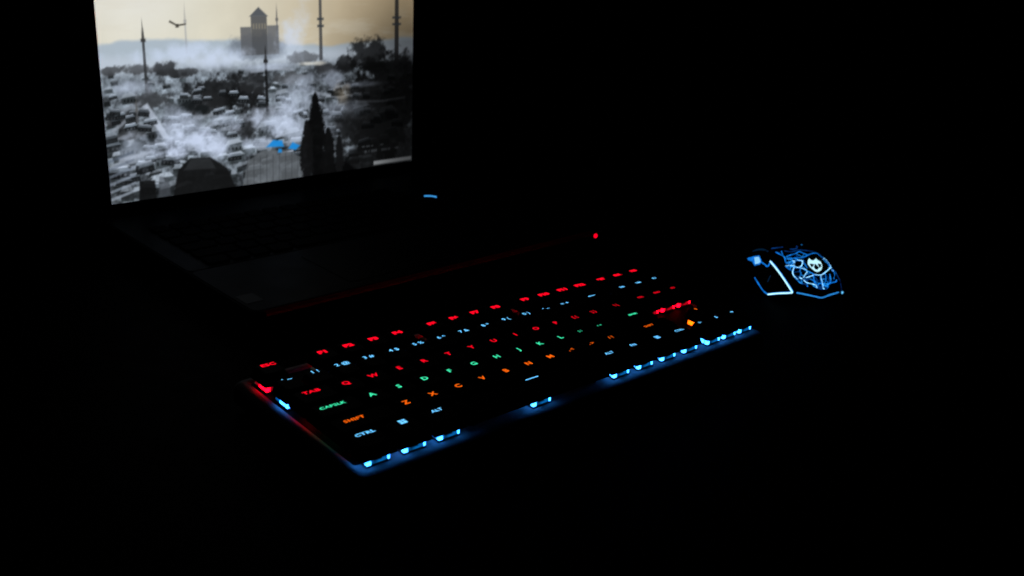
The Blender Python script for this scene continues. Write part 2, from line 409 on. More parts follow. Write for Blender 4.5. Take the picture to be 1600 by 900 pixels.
# the picture itself is darker toward its right side
img *= (1 - .42 * sm(.55, 1.0, u) * sm(1.05, .55, v) - .18 * sm(.7, 1, u))[..., None]
img = np.clip(img, 0.004, 1)
lum_ = img.mean(-1, keepdims=True)
img = img * (1 - tm[..., None] * .55 * np.clip(.42 - lum_, 0, 1) / .42)
lin = np.where(img <= .04045, img / 12.92, ((img + .055) / 1.055) ** 2.4)
VV = np.stack([u * SW, v * SH, np.zeros_like(u)], -1).reshape(-1, 3)
ii = (np.arange(GH - 1)[:, None] * GW + np.arange(GW - 1)[None, :]).reshape(-1)
FF = np.stack([ii, ii + 1, ii + 1 + GW, ii + GW], -1)
me = bpy.data.meshes.new('screen')
me.from_pydata(VV.tolist(), [], FF.tolist())
at = me.color_attributes.new('picture', 'FLOAT_COLOR', 'POINT')
at.data.foreach_set('color', np.concatenate([lin.reshape(-1, 3), np.ones((GW * GH, 1))], 1).astype(np.float32).ravel())
sm_ = bpy.data.materials.new('screen_picture'); sm_.use_nodes = True; nt = sm_.node_tree; nt.nodes.clear()
o_ = nt.nodes.new('ShaderNodeOutputMaterial'); e_ = nt.nodes.new('ShaderNodeEmission'); a_ = nt.nodes.new('ShaderNodeVertexColor'); a_.layer_name = 'picture'
nt.links.new(a_.outputs['Color'], e_.inputs['Color']); nt.links.new(e_.outputs[0], o_.inputs[0]); e_.inputs[1].default_value = 1.14
me.materials.append(sm_)
scr = link('screen', me, lid); tag(scr, 'lit screen showing a hazy old town under a pale sky')

# ------------------------------------------------------------------ keyboard
U = 0.01905
kb = bpy.data.objects.new('keyboard', None); COL.objects.link(kb)
SHX, SHY = .0010, -.0042      # the legends sit toward the rear of each keycap
kb.location = (SHX, SHY, 0)
tag(kb, 'compact black mechanical keyboard with rows of red, blue, green and orange lit keys', 'keyboard')
PZ = 0.018; CAPB = 0.0228; CAPT = 0.030
KX1 = 18.25 * U; KY0 = -6.25 * U
# case and plate with a sloping lip
a = rrect(-.0035, KX1 + .0035, KY0 - .0042, .0075, .003, 3)
b = rrect(-.0070, KX1 + .0070, KY0 - .0085, .0110, .005, 3)
c_ = rrect(.0004, KX1 - .0004, KY0 + .0075, -.0004, .002, 3)
def lip(d): return rrect(-.0025 - d, KX1 + .0025 + d, KY0 - .0034 - d, .0065 + d, .003 + d * .5, 3)
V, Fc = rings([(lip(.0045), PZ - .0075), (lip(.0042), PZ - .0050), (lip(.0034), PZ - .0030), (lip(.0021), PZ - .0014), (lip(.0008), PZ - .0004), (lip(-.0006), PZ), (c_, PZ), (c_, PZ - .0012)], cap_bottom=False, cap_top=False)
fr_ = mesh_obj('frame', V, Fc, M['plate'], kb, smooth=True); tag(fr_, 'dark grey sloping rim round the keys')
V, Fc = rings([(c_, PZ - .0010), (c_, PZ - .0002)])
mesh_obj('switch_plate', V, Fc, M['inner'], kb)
b2 = rrect(-.0066, KX1 + .0066, KY0 - .0075, .0106, .005, 3); b3 = rrect(-.003, KX1 + .003, KY0 - .005, .007, .005, 3)
V, Fc = rings([(b3, .0022), (b2, .0050), (b2, PZ - .0077)])
mesh_obj('case', V, Fc, M['case'], kb)
for x in (.02, .30):
    for y in (-.118, -.006):
        slab('rubber_foot', x, x + .022, y - .004, y + .004, 0, .0026, .003, M['case'], kb)

LC = {'red': (1.0, 0.002, 0.016), 'blue': (0.14, 0.56, 1.0), 'green': (0.05, 0.85, 0.42), 'orange': (1.0, 0.13, 0.004)}
LEG = {(c, s): glow('legend_%s_%s' % (c, n_), LC[c], s * (1.35 if c == 'blue' else 1.0), sample=False, noise=.25) for c in LC for n_, s in (('bright', 1.15),)  for s in (s,)}
LEGD = {c: glow('legend_%s_dim' % c, LC[c], .95, sample=False, noise=.25) for c in LC}
LEGX = {c: glow('legend_%s_strong' % c, LC[c], 1.35, sample=False, noise=.25) for c in LC}
SWC = {'red': (1.0, 0.002, 0.02), 'blue': (0.004, 0.26, 0.85), 'green': (0.05, 0.75, 0.40), 'orange': (1.0, 0.20, 0.005)}
HOT = {'red': (1.0, 0.001, 0.010), 'blue': (0.032, 0.275, 1.0), 'green': (0.03, 0.22, 0.11), 'orange': (1.0, 0.105, 0.002)}
GLOWB = {c: glow('switch_glow_' + c, SWC[c], .38, noise=.6, nscale=260) for c in SWC}
GLOWH = {c: glow('switch_hot_' + c, HOT[c], {'blue': 10.0, 'red': 9.0, 'green': 5.0, 'orange': 4.5}[c]) for c in SWC}

def keycap_mesh(wu):
    wd = wu * U - .0010; dp = U - .0010
    def R_(ix, iy0, iy1, r): return rrect(-wd / 2 + ix, wd / 2 - ix, -dp / 2 + iy0, dp / 2 - iy1, r, 2)
    h = CAPT - CAPB
    lv = [(R_(.0028, .0028, .0028, .0008), .0042), (R_(.0013, .0013, .0013, .0008), 0), (R_(0, 0, 0, .0012), 0), (R_(.0012, .0014, .0003, .0014), h * .55), (R_(.0024, .0030, .0006, .0020), h - .0005), (R_(.0031, .0037, .0011, .0018), h)]
    V, Fc = rings(lv, cap_bottom=True)
    me = bpy.data.meshes.new('keycap'); me.from_pydata(V, [], Fc); me.materials.append(M['cap']); return me
sw_cache = {}
def switch_meshes(c, rear):      # rear: 0 open to view, 1 light toward the rear, 2 hidden among its neighbours
    if (c, rear) in sw_cache: return sw_cache[(c, rear)]
    s = .0075
    V, Fc = boxes([(-s, s, -s, s, 0, .0011), (-.0030, .0030, -s + .0012, s - .0012, .0011, .0042), (-.0021, .0021, -.0021, .0021, .0042, .0078)])
    body = bpy.data.meshes.new('switch'); body.from_pydata(V, [], Fc); body.materials.append(M['housing'])
    # clear housing lit from within: rails all round the dark stem block
    L = [(-s + .0030, s - .0004, -s + .0004, -s + .0011, .0012, .0020), (-s + .0030, s - .0004, -s + .0004, -s + .0011, .0036, .0044),
         (-.0029, .0029, s - .0011, s - .0004, .0012, .0040), (s - .0010, s - .0004, -s + .0012, s - .0012, .0012, .0036),
         (-s + .0006, -s + .0012, -s + .0030, s - .0012, .0012, .0034), (.0030, s - .0016, -s + .0006, -s + .0012, .0020, .0028), (-.0040, -.0030, -s + .0006, -s + .0012, .0020, .0036)]
    if rear in (1, 2): L = L[2:3]
    V, Fc = boxes(L)
    gl = bpy.data.meshes.new('clear_housing'); gl.from_pydata(V, [], Fc); gl.materials.append(GLOWB[c])
    if rear == 2: L = [(-.0012, .0012, s - .0030, s - .0020, .0042, .0050)]
    elif rear == 1: L = [(-.0015, .0015, s - .0016, s - .0002, .0012, .0040)]
    else: L = [(-s, -s + .0025, -s, -s + .0020, .0012, .0040), (s - .0016, s - .0006, -s, -s + .0010, .0014, .0050), (-s + .0002, -s + .0016, -s + .0034, -s + .0086, .0012, .0038)]
    V, Fc = boxes(L)
    hot = bpy.data.meshes.new('led'); hot.from_pydata(V, [], Fc); hot.materials.append(GLOWH[c])
    if rear == 3:
        V, Fc = boxes([(-s - .0006, -s + .0016, -s, s - .002, .0012, .0050), (s - .0016, s - .0006, -s, -s + .0010, .0014, .0050)])
        hot = bpy.data.meshes.new('led'); hot.from_pydata(V, [], Fc); hot.materials.append(GLOWH[c])
    sw_cache[(c, rear)] = (body, gl, hot); return sw_cache[(c, rear)]

def text_mesh(s, size, sx, bold, space=1.0):
    cu = bpy.data.curves.new('legend', 'FONT'); cu.body = s; cu.size = size; cu.align_x = 'CENTER'; cu.align_y = 'CENTER'
    cu.offset = bold; cu.space_character = space; cu.resolution_u = 2
    ob = bpy.data.objects.new('legend_tmp', cu); COL.objects.link(ob)
    dg = bpy.context.evaluated_depsgraph_get(); dg.update()
    me = bpy.data.meshes.new_from_object(ob.evaluated_get(dg))
    bpy.data.objects.remove(ob); bpy.data.curves.remove(cu)
    if len(me.vertices):
        co = np.empty(len(me.vertices) * 3); me.vertices.foreach_get('co', co); co = co.reshape(-1, 3)
        co[:, 0] -= (co[:, 0].min() + co[:, 0].max()) / 2; co[:, 1] -= (co[:, 1].min() + co[:, 1].max()) / 2
        co[:, 0] *= sx; co[:, 2] = 0
        me.vertices.foreach_set('co', co.ravel()); me.update()
    me.name = 'legend'
    return me
def shape_mesh(polys):
    V, Fc = [], []
    for pl in polys:
        o = len(V); V += [(x, y, 0) for x, y in pl]; Fc.append(tuple(range(o, o + len(pl))))
    me = bpy.data.meshes.new('legend'); me.from_pydata(V, [], Fc); return me
mm = .001
def bar(w_, h_, x=0, y=0): return [(x - w_ / 2 * mm, y - h_ / 2 * mm), (x + w_ / 2 * mm, y - h_ / 2 * mm), (x + w_ / 2 * mm, y + h_ / 2 * mm), (x - w_ / 2 * mm, y + h_ / 2 * mm)]
def arrow(ang):
    pts = [(0, 1.7), (1.3, 0.2), (.45, .2), (.45, -1.5), (-.45, -1.5), (-.45, .2), (-1.3, .2)]
    c, s = math.cos(ang), math.sin(ang); return [[((x * c - y * s) * mm, (x * s + y * c) * mm) for x, y in reversed(pts)]]

# row: (y units, colour, legend x offset mm, y offset mm, [(x, width, text, style)])
K = []
F = 'F'
K.append((0, 'red', -.1, -.9, [(0, 1, 'ESC', 'word')] + [(x, 1, 'F%d' % (i + 1), 'fn') for i, x in enumerate((2, 3, 4, 5, 6.5, 7.5, 8.5, 9.5, 11, 12, 13, 14))]
          + [(15.25, 1, 'PRT', 'fnw'), (16.25, 1, 'SLK', 'fnw'), (17.25, 1, 'PSE', 'fnw')]))
K.append((1.25, 'blue', 1.2, 2.3, [(i, 1, t_, 'pair') for i, t_ in enumerate(('` ~', '1 !', '2 @', '3 #', '4 $', '5 %', '6 ^', '7 &', '8 *', '9 (', '0 )', '- _', '= +'))]
          + [(13, 2, '', 'back'), (15.25, 1, 'INS', 'nav'), (16.25, 1, 'HM', 'nav'), (17.25, 1, 'PU', 'nav')]))
K.append((2.25, 'red', -1.4, -1.2, [(0, 1.5, 'TAB', 'wide')] + [(1.5 + i, 1, t_, 'letter') for i, t_ in enumerate('QWERTYUIOP')]
          + [(11.5, 1, '[ {', 'pairdim'), (12.5, 1, '] }', 'pairdim'), (13.5, 1.5, '\\ |', 'pairdim'), (15.25, 1, 'DEL', 'navdim'), (16.25, 1, 'END', 'navdim'), (17.25, 1, 'PD', 'navdim')]))
K.append((3.25, 'green', -1.6, -1.6, [(0, 1.75, 'CAPSLK', 'caps')] + [(1.75 + i, 1, t_, 'letter') for i, t_ in enumerate('ASDFGHJKL')]
          + [(10.75, 1, '; :', 'pairdim'), (11.75, 1, "' \"", 'pairdim'), (12.75, 2.25, '', 'enter')]))
K.append((4.25, 'orange', -.4, -.8, [(0, 2.25, 'SHIFT', 'shift')] + [(2.25 + i, 1, t_, 'letter') for i, t_ in enumerate('ZXCVBNM')]
          + [(9.25, 1, ', <', 'pairdim'), (10.25, 1, '. >', 'pairdim'), (11.25, 1, '/ ?', 'pairdim'), (12.25, 2.75, 'SHIFT', 'rshift'), (16.25, 1, 'up', 'arrow')]))
K.append((5.25, 'blue', 1.2, 1.3, [(0, 1.25, 'CTRL', 'shift'), (1.25, 1.25, '', 'win'), (2.5, 1.25, 'ALT', 'wide3'), (3.75, 6.25, '', 'space'), (10, 1.25, 'ALT', 'wide3'), (11.25, 1.25, 'FN', 'wide3'),
          (12.5, 1.25, '', 'menu'), (13.75, 1.25, 'CTRL', 'shift2'), (15.25, 1, 'left', 'arrow'), (16.25, 1, 'down', 'arrow'), (17.25, 1, 'right', 'arrow')]))
cap_cache = {}
for ry, colr, ox, oy, keys in K:
    for x, wu, t_, st_ in keys:
        cx = (x + wu / 2) * U; cy = -(ry + .5) * U
        if wu not in cap_cache: cap_cache[wu] = keycap_mesh(wu)
        cap = link('keycap', cap_cache[wu], kb, (cx, cy, CAPB))
        lx, ly = ox * mm, oy * mm
        mat = LEG[(colr, 1.15)]
        if st_ == 'word': me = text_mesh(t_, 4.4 * mm, 1.25, .16 * mm, 1.05); mat = LEGX[colr]; lx, ly = 1.7 * mm, .8 * mm
        elif st_ == 'fn': me = text_mesh(t_, 4.8 * mm, 1.30, .42 * mm, 1.15 if len(t_) == 2 else 1.0); mat = LEGX[colr]  # thickened strokes stand in for the red bloom of the letters
        elif st_ == 'fnw': me = text_mesh(t_, 3.6 * mm, 1.15, .42 * mm, 1.0); mat = LEGX[colr]; lx, ly = .6 * mm, -.3 * mm
        elif st_ == 'pair': me = text_mesh(t_, 4.6 * mm, 1.20, .06 * mm, 1.0)
        elif st_ == 'pairdim': me = text_mesh(t_, 4.2 * mm, 1.15, .12 * mm, 1.0); mat = LEGD[colr]
        elif st_ == 'letter': me = text_mesh(t_, 5.4 * mm, 1.15, .16 * mm)
        elif st_ == 'wide': me = text_mesh(t_, 4.2 * mm, 1.35, .14 * mm, 1.1); lx, ly = .2 * mm, .6 * mm
        elif st_ == 'caps': me = text_mesh(t_, 3.5 * mm, 1.25, .10 * mm, 1.1); lx, ly = -1.0 * mm, -.8 * mm
        elif st_ == 'shift': me = text_mesh(t_, 3.7 * mm, 1.30, .10 * mm, 1.1); lx, ly = (-4.5 * mm, -1.1 * mm) if t_ == 'SHIFT' else (1.2 * mm, 2.1 * mm)
        elif st_ == 'shift2': me = text_mesh(t_, 3.2 * mm, 1.15, .06 * mm, 1.05); lx, ly = 1.5 * mm, .7 * mm
        elif st_ == 'rshift': me = text_mesh(t_, 3.2 * mm, 1.15, .08 * mm, 1.0); lx, ly = 3.1 * mm, -1.4 * mm; mat = LEGD[colr]
        elif st_ == 'wide3': me = text_mesh(t_, 3.6 * mm, 1.15, .08 * mm, 1.05)
        elif st_ in ('nav', 'navdim'):
            me = text_mesh(t_, 3.0 * mm, 1.1, .12 * mm, 1.0); lx, ly = (2.8 * mm, 3.2 * mm) if st_ == 'nav' else (-.6 * mm, .4 * mm)
            if st_ == 'navdim': mat = LEGD[colr]
        elif st_ == 'back': me = shape_mesh([bar(6.2, .75), [(-4.4 * mm, 0), (-2.4 * mm, -1.0 * mm), (-2.4 * mm, 1.0 * mm)]]); lx, ly = 1.9 * mm, 2.5 * mm
        elif st_ == 'enter': me = text_mesh('ENTER', 2.6 * mm, 1.05, .16 * mm, 1.0); lx, ly = 4.2 * mm, -.2 * mm
        elif st_ == 'space': me = shape_mesh([bar(10.5, .85)]); lx, ly = 3.7 * mm, 1.7 * mm
        elif st_ == 'menu': me = shape_mesh([bar(4.2, .8, 0, 1.3 * mm), bar(4.2, .8), bar(4.2, .8, 0, -1.3 * mm)]); lx, ly = 2.0 * mm, 1.0 * mm
        elif st_ == 'win': me = shape_mesh([bar(2.1, 1.9, -1.2 * mm, 1.1 * mm), bar(2.1, 1.9, 1.2 * mm, 1.1 * mm), bar(2.1, 1.9, -1.2 * mm, -1.1 * mm), bar(2.1, 1.9, 1.2 * mm, -1.1 * mm)]); lx, ly = 1.4 * mm, 1.2 * mm; mat = LEGX[colr]
        elif st_ == 'arrow':
            me = shape_mesh(arrow({'up': 0, 'left': math.pi / 2, 'down': math.pi, 'right': -math.pi / 2}[t_]))
            lx, ly = (-.1 * mm, 1.7 * mm) if t_ != 'up' else (-1 * mm, .6 * mm)
            mat = LEGD[colr] if t_ in ('up', 'left') else mat
        me.materials.clear(); me.materials.append(mat)
        lg = link('legend', me, cap, (lx - SHX, ly - SHY, CAPT - CAPB + .00015))
        body, gl, hot = switch_meshes(colr, 3 if t_ == 'up' else 0 if (x == 0 or ry == 5.25 or (ry == 2.25 and x > 15) or st_ == 'arrow') else (1 if ry == 0 else 2))
        s_ = link('switch', body, kb, (cx, cy, PZ + .0001))
        link('clear_housing', gl, s_); link('led', hot, s_)
        if wu >= 2:      # stabiliser stems under the wide keys
            d_ = .0119 if wu < 3 else .050
            for sx in (-d_, d_):
                V, Fc = boxes([(-.0012, .0012, -.004, .003, 0, .0055), (-.0022, .0022, -.0025, .0015, 0, .0035)])
                mesh_obj('stabiliser', V, Fc, M['housing'], kb, loc=(cx + sx, cy, PZ + .0001))
# ------------------------------------------------------------------ mouse
MD = {"web":[["M",[[29.0,19.4,32.0],[24.6,17.9,31.4],[21.0,16.0,30.9],[18.1,15.1,29.7],[18.2,10.5,30.4],[15.4,8.9,29.2]]],["M",[[28.2,14.6,33.0],[21.1,16.6,30.8]]],["M",[[20.1,14.1,30.8],[21.2,9.8,31.8],[22.8,3.7,32.6],[25.6,-1.7,33.4],[22.7,-4.8,32.6],[20.8,-8.2,31.8]]],["M",[[16.6,12.1,29.5],[17.5,8.6,30.2],[17.7,3.9,30.5],[18.0,-0.9,30.7],[20.8,-7.8,31.8]]],["B",[[14.5,9.3,28.8],[14.7,4.6,29.1],[13.7,1.2,28.7],[8.8,4.7,26.1],[7.6,8.7,25.2],[9.2,11.4,26.1],[14.5,9.3,28.8]]],["M",[[18.7,15.9,29.9],[14.1,17.0,27.6],[11.3,14.6,26.8],[12.8,10.1,28.0]]],["B",[[10.6,18.9,25.7],[10.1,15.1,26.2],[9.3,11.8,26.1]]],["M",[[10.2,19.1,25.5],[6.8,16.6,23.9],[5.0,13.6,23.0]]],["B",[[8.2,11.8,25.4],[4.4,15.0,22.6],[1.0,15.4,20.3],[-1.9,12.8,18.1]]],["B",[[7.6,8.7,25.2],[6.4,3.9,24.5],[4.2,1.1,23.1],[0.9,4.9,20.8],[-2.0,8.3,18.4],[-0.6,10.8,19.4]]],["M",[[4.4,8.2,23.2],[1.7,8.3,21.3],[-0.6,10.8,19.4]]],["M",[[1.0,15.4,20.3],[-2.8,13.2,17.4],[-5.3,9.7,15.4]]],["B",[[-2.0,8.3,18.4],[-4.7,5.7,16.2],[-5.5,1.3,15.3],[-6.3,-3.0,14.1],[-7.4,-3.5,12.4]]],["B",[[-1.2,5.0,19.1],[-0.4,0.8,19.8],[0.7,-3.5,20.7]]],["M",[[4.2,1.1,23.1],[2.8,-2.1,22.2],[1.0,-4.4,21.0]]],["M",[[0.7,-3.5,20.7],[-3.4,-2.5,17.3],[-5.9,-3.9,14.6]]],["B",[[1.0,-4.4,21.0],[0.8,-10.6,20.6],[3.8,-16.7,21.9],[10.1,-25.0,23.4],[15.6,-28.5,23.5]]],["B",[[0.8,-10.6,20.6],[-2.2,-9.6,18.1],[-5.1,-9.5,15.7],[-7.4,-9.7,12.2]]],["M",[[-7.4,-3.5,12.4],[-5.5,-6.3,15.2],[-5.5,-9.4,15.1],[-6.2,-12.4,13.9],[-7.2,-14.4,12.1],[-8.0,-9.5,11.4]]],["M",[[-7.2,-14.4,12.1],[-5.2,-16.6,14.8],[-3.0,-23.3,15.3],[-0.9,-26.5,15.9],[9.4,-32.6,17.5],[11.5,-29.7,21.1],[10.1,-25.0,23.4]]],["M",[[2.8,-21.2,20.4],[-1.5,-19.1,17.7],[-5.2,-16.6,14.8]]],["B",[[19.5,-23.1,28.0],[22.9,-25.9,27.8],[21.2,-28.0,25.8],[19.6,-30.3,23.2],[13.5,-28.8,22.5]]],["M",[[26.8,-21.1,30.9],[23.1,-22.3,29.7],[22.2,-25.7,27.8]]],["M",[[20.8,-7.8,31.8],[24.8,-15.7,32.1],[26.8,-21.1,30.9]]],["M",[[20.5,-28.2,25.5],[16.2,-27.0,24.8],[10.1,-25.0,23.4]]],["M",[[2.6,-16.2,21.3],[-1.9,-14.9,17.9],[-5.4,-11.8,15.0]]],["M",[[9.9,-27.6,22.0],[6.4,-28.3,19.6],[-0.6,-23.7,17.3]]],["D",[[27.9,11.8,33.4],[25.9,6.7,33.4],[28.1,-2.3,34.0],[27.9,-10.1,33.6],[28.6,-18.7,32.1],[29.9,-25.5,29.3],[26.5,-27.3,27.4]]],["M",[[-5.0,5.4,15.9],[-6.9,5.2,13.1]]],["D",[[0.1,-4.0,20.2],[-3.4,-5.6,17.3],[-5.9,-3.9,14.6]]],["D",[[0.3,-11.9,20.1],[-2.0,-13.2,18.0],[-4.7,-16.8,15.4]]],["D",[[2.0,-16.7,20.8],[-2.7,-18.5,16.7],[-2.9,-22.5,15.6]]],["D",[[-3.4,-3.3,17.3],[-4.0,-8.5,16.7]]],["D",[[19.5,5.3,31.3],[20.3,1.8,31.7]]],["D",[[26.8,-21.1,30.9],[28.4,-27.2,27.8],[21.2,-28.0,25.8]]],["D",[[29.5,5.6,34.3],[30.5,-1.2,34.6],[34.2,-4.0,35.5]]],["B",[[14.8,10.3,28.9],[12.7,9.0,28.0]]],["B",[[14.1,2.2,28.9],[11.9,1.7,27.9]]],["B",[[23.8,-26.2,27.7],[21.6,-26.4,27.1]]],["B",[[9.3,-23.3,23.7],[10.7,-26.7,22.8]]],["B",[[8.6,-26.0,22.1],[8.2,-28.0,20.8]]],["B",[[-6.6,-2.9,13.5],[-7.6,-3.8,12.1]]],["B",[[-7.4,-8.9,12.2],[-8.1,-10.7,11.2]]],["B",[[-1.3,9.6,18.9],[-2.3,7.3,18.2]]],["M",[[-3.1,-14.7,17.0],[-5.2,-16.6,14.8],[-2.5,-19.8,16.6]]],["M",[[14.9,-0.2,29.3],[10.6,0.5,27.2],[7.0,-0.2,25.0]]],["M",[[13.2,12.9,27.9],[14.6,15.3,28.1]]],["M",[[-2.2,0.4,18.3],[-4.3,-2.2,16.6],[-6.2,-0.3,14.1]]],["D",[[35.5,20.6,33.0],[34.2,16.1,34.2],[33.8,10.3,35.0]]]],"emblem":[[14.7,-4.7,29.1],[16.6,-6.8,29.9],[14.5,-7.5,28.9],[14.2,-9.8,28.6],[16.4,-12.7,29.4],[17.2,-14.0,29.6],[15.6,-14.0,28.9],[14.8,-15.4,28.3],[13.8,-16.7,27.6],[11.8,-16.6,26.7],[9.4,-15.9,25.7],[7.7,-14.9,24.7],[5.9,-13.5,23.7],[4.7,-12.0,23.1],[3.8,-9.9,22.6],[3.6,-8.1,22.6],[4.0,-6.9,22.9],[4.8,-5.9,23.5],[5.9,-5.0,24.2],[7.0,-4.1,24.9],[7.8,-3.5,25.5],[9.1,-2.9,26.3],[10.4,-2.5,27.1],[12.4,-3.3,28.0]],"holes":[[[10.2,-4.0,27.0],[9.6,-7.7,26.6],[7.9,-6.0,25.5],[7.0,-4.3,25.0]],[[10.3,-9.0,26.9],[8.9,-9.9,26.0],[7.0,-11.1,24.7],[5.2,-9.4,23.6],[5.5,-7.1,23.9],[7.3,-6.7,25.1]],[[10.7,-12.2,26.9],[10.2,-15.0,26.3],[7.8,-13.7,24.9],[7.0,-12.1,24.6]]],"white":[[21.5,27.8,26.1],[14.0,27.0,23.8],[6.5,26.0,20.9],[-0.1,24.5,17.3],[-5.7,22.3,12.9],[-8.7,19.8,8.9]],"wbase":[[2.4,36.1,3.1],[-2.3,33.9,5.5],[-5.8,30.2,7.3],[-7.8,24.8,8.2],[-8.7,19.8,8.9]],"lblue":[[27.9,36.3,8.8],[19.2,36.7,6.3],[12.7,36.7,4.2],[7.1,36.5,3.1],[2.4,36.1,3.1]],"blob":[[51.1,32.7,18.3],[43.5,31.7,22.6],[36.9,30.1,26.0],[31.7,31.0,24.2],[28.1,31.9,22.7],[29.2,33.2,20.4],[34.4,34.4,17.4],[40.3,33.5,18.9],[48.3,33.2,17.5]],"link":[[28.1,31.9,22.7],[23.1,31.6,22.7],[19.1,31.0,22.3],[20.9,28.1,25.6]],"arc":[[49.9,29.6,25.4],[45.5,27.5,28.4],[39.9,25.4,30.4],[33.7,24.2,30.8]],"inner":[[9.7,32.3,17.9],[8.7,34.2,14.8],[7.9,35.2,12.2]],"rbase":[[-9.1,16.2,8.8],[-10.0,8.5,7.5],[-10.5,-0.8,5.7],[-10.5,-8.4,4.2],[-10.3,-14.7,6.0],[-9.2,-21.3,7.2],[-7.7,-26.0,7.6]],"rline":[[21.8,-28.3,25.8],[14.2,-29.2,22.5],[9.3,-31.2,19.0],[4.4,-32.7,14.9],[-2.1,-31.0,11.8],[-5.7,-29.9,8.2]],"dot":[[-5.4,-31.3,6.4]],"top":[[36.7,-10.1,35.6]]}
SEC = [(-10.5, 18.0, 4.0), (-9.0, 26.0, 7.5), (-5.0, 32.5, 13.5), (1.0, 36.0, 18.5), (10.0, 36.8, 24.5), (22.0, 36.8, 30.0), (36.0, 36.0, 33.5), (50.0, 34.5, 34.2), (66.0, 33.5, 31.5), (82.0, 33.0, 26.0), (96.0, 31.0, 19.5), (105.0, 26.0, 14.0), (109.0, 19.0, 9.0)]
mo = bpy.data.objects.new('mouse', None); COL.objects.link(mo)
mo.location = (0.492, -0.080, 0); mo.rotation_euler = (0, 0, math.radians(63.4))
tag(mo, 'black gaming mouse with a blue cracked web and pale mask emblem glowing on its back', 'mouse')
NS = 28
# refine the sections smoothly
us = np.array([s[0] for s in SEC]); 
def body_pt(i, k):
    u_, w_, h_ = SEC[i]; t = math.pi * k / NS; c, s = math.cos(t), math.sin(t)
    return (u_ * mm, -math.copysign(abs(c) ** .72, c) * w_ * mm, (2.5 + h_ * max(s, 0) ** .75) * mm)
V = [body_pt(i, k) for i in range(len(SEC)) for k in range(NS + 1)]
Fs = {'shell': [], 'side_grip': []}
for i in range(len(SEC) - 1):
    for k in range(NS):
        a0 = i * (NS + 1) + k; f = (a0, a0 + NS + 1, a0 + NS + 2, a0 + 1)
        Fs['side_grip' if (k >= NS - 5 and 3 <= i <= 8) else 'shell'].append(f)
Fs['shell'].append(tuple(range(NS + 1))); Fs['shell'].append(tuple(reversed(range((len(SEC) - 1) * (NS + 1), len(SEC) * (NS + 1)))))
for nm, mt in (('shell', M['mouse']), ('side_grip', M['grip'])):
    o = mesh_obj(nm, V, Fs[nm], mt, mo, smooth=True)
# the two main buttons, a little proud of the shell at the front
for k0, k1 in ((5, 13), (15, 23)):
    fb = [(i * (NS + 1) + k, (i + 1) * (NS + 1) + k, (i + 1) * (NS + 1) + k + 1, i * (NS + 1) + k + 1) for i in range(7, len(SEC) - 1) for k in range(k0, k1)]
    ids = sorted({a for f in fb for a in f}); mp = {a: i for i, a in enumerate(ids)}
    top = [(V[a][0], V[a][1], V[a][2] + .0007) for a in ids]
    low = [(V[a][0], V[a][1], V[a][2] - .0005) for a in ids]; nn = len(ids)
    ff = [tuple(mp[a] for a in f) for f in fb]
    ed = {}
    for f in ff:
        for a, b in zip(f, f[1:] + f[:1]): ed[(a, b)] = 1
    sides = [(b, a, a + nn, b + nn) for (a, b) in ed if (b, a) not in ed]
    mesh_obj('button', top + low, ff + sides, M['mouse'], mo)
# sole plate
pl = [(-8, -20), (-3, -31), (10, -35.5), (50, -33), (96, -29.5), (107, -19), (107, 19), (96, 29.5), (50, 33), (10, 35.5), (-3, 31), (-8, 20)]
V2, F2 = rings([([(x * mm, y * mm) for x, y in pl], 0.0006), ([(x * mm, y * mm) for x, y in pl], .0032)])
mesh_obj('sole', V2, F2, M['grip'], mo)
cen = np.array((40.0, 0, 8.0))
def nrm(q):
    d = np.array(q) - np.array((min(max(q[0], 12), 80), 0, 6.0)); return d / (np.linalg.norm(d) + 1e-9)
def ribbon(polys, width, lift, mat, name, parent, taper=False, thick=.35):
    V, Fc = [], []
    for pl in polys:
        P = np.array(pl, float)
        # smooth a little by subdividing (Catmull-Rom)
        Q = []
        for i in range(len(P) - 1):
            p0 = P[max(i - 1, 0)]; p1 = P[i]; p2 = P[i + 1]; p3 = P[min(i + 2, len(P) - 1)]
            for k in range(4):
                t = k / 4
                Q.append(.5 * ((2 * p1) + (-p0 + p2) * t + (2 * p0 - 5 * p1 + 4 * p2 - p3) * t * t + (-p0 + 3 * p1 - 3 * p2 + p3) * t ** 3))
        Q.append(P[-1]); Q = np.array(Q); o = len(V); m_ = len(Q)
        for i, q in enumerate(Q):
            t = Q[min(i + 1, m_ - 1)] - Q[max(i - 1, 0)]; t /= np.linalg.norm(t) + 1e-9
            n_ = nrm(q); s = np.cross(t, n_); s /= np.linalg.norm(s) + 1e-9
            w_ = width * (1 if not taper else (.45 + .55 * math.sin(math.pi * min(1, (i + .6) / m_))))
            for a, b in ((-w_, -thick), (-w_ * .8, lift), (w_ * .8, lift), (w_, -thick)):
                V.append(tuple((q + s * a + n_ * b) * mm))
        for i in range(m_ - 1):
            for k in range(3):
                a0 = o + i * 4 + k; Fc.append((a0, a0 + 1, a0 + 5, a0 + 4))
        Fc += [(o + 3, o + 2, o + 1, o), (o + m_ * 4 - 4, o + m_ * 4 - 3, o + m_ * 4 - 2, o + m_ * 4 - 1)]
    return mesh_obj(name, V, Fc, mat, parent)
HOTB = glow('mouse_core', (.45, .85, 1.0), 1.5)
BLUE = glow('mouse_blue', (.006, .20, .80), .85, noise=.45, nscale=240)  # blue strips, and the painted bloom halo round the bright cores
DIM = glow('mouse_dim_blue', (.004, .07, .34), .38, noise=.5, nscale=200)
FAINT = glow('mouse_faint_blue', (.004, .05, .14), .22)
wb = ribbon([l for k, l in MD['web'] if k != 'D'], .52, .30, BLUE, 'light_web', mo, taper=False); tag(wb, 'blue glowing web of cracks on the palm')
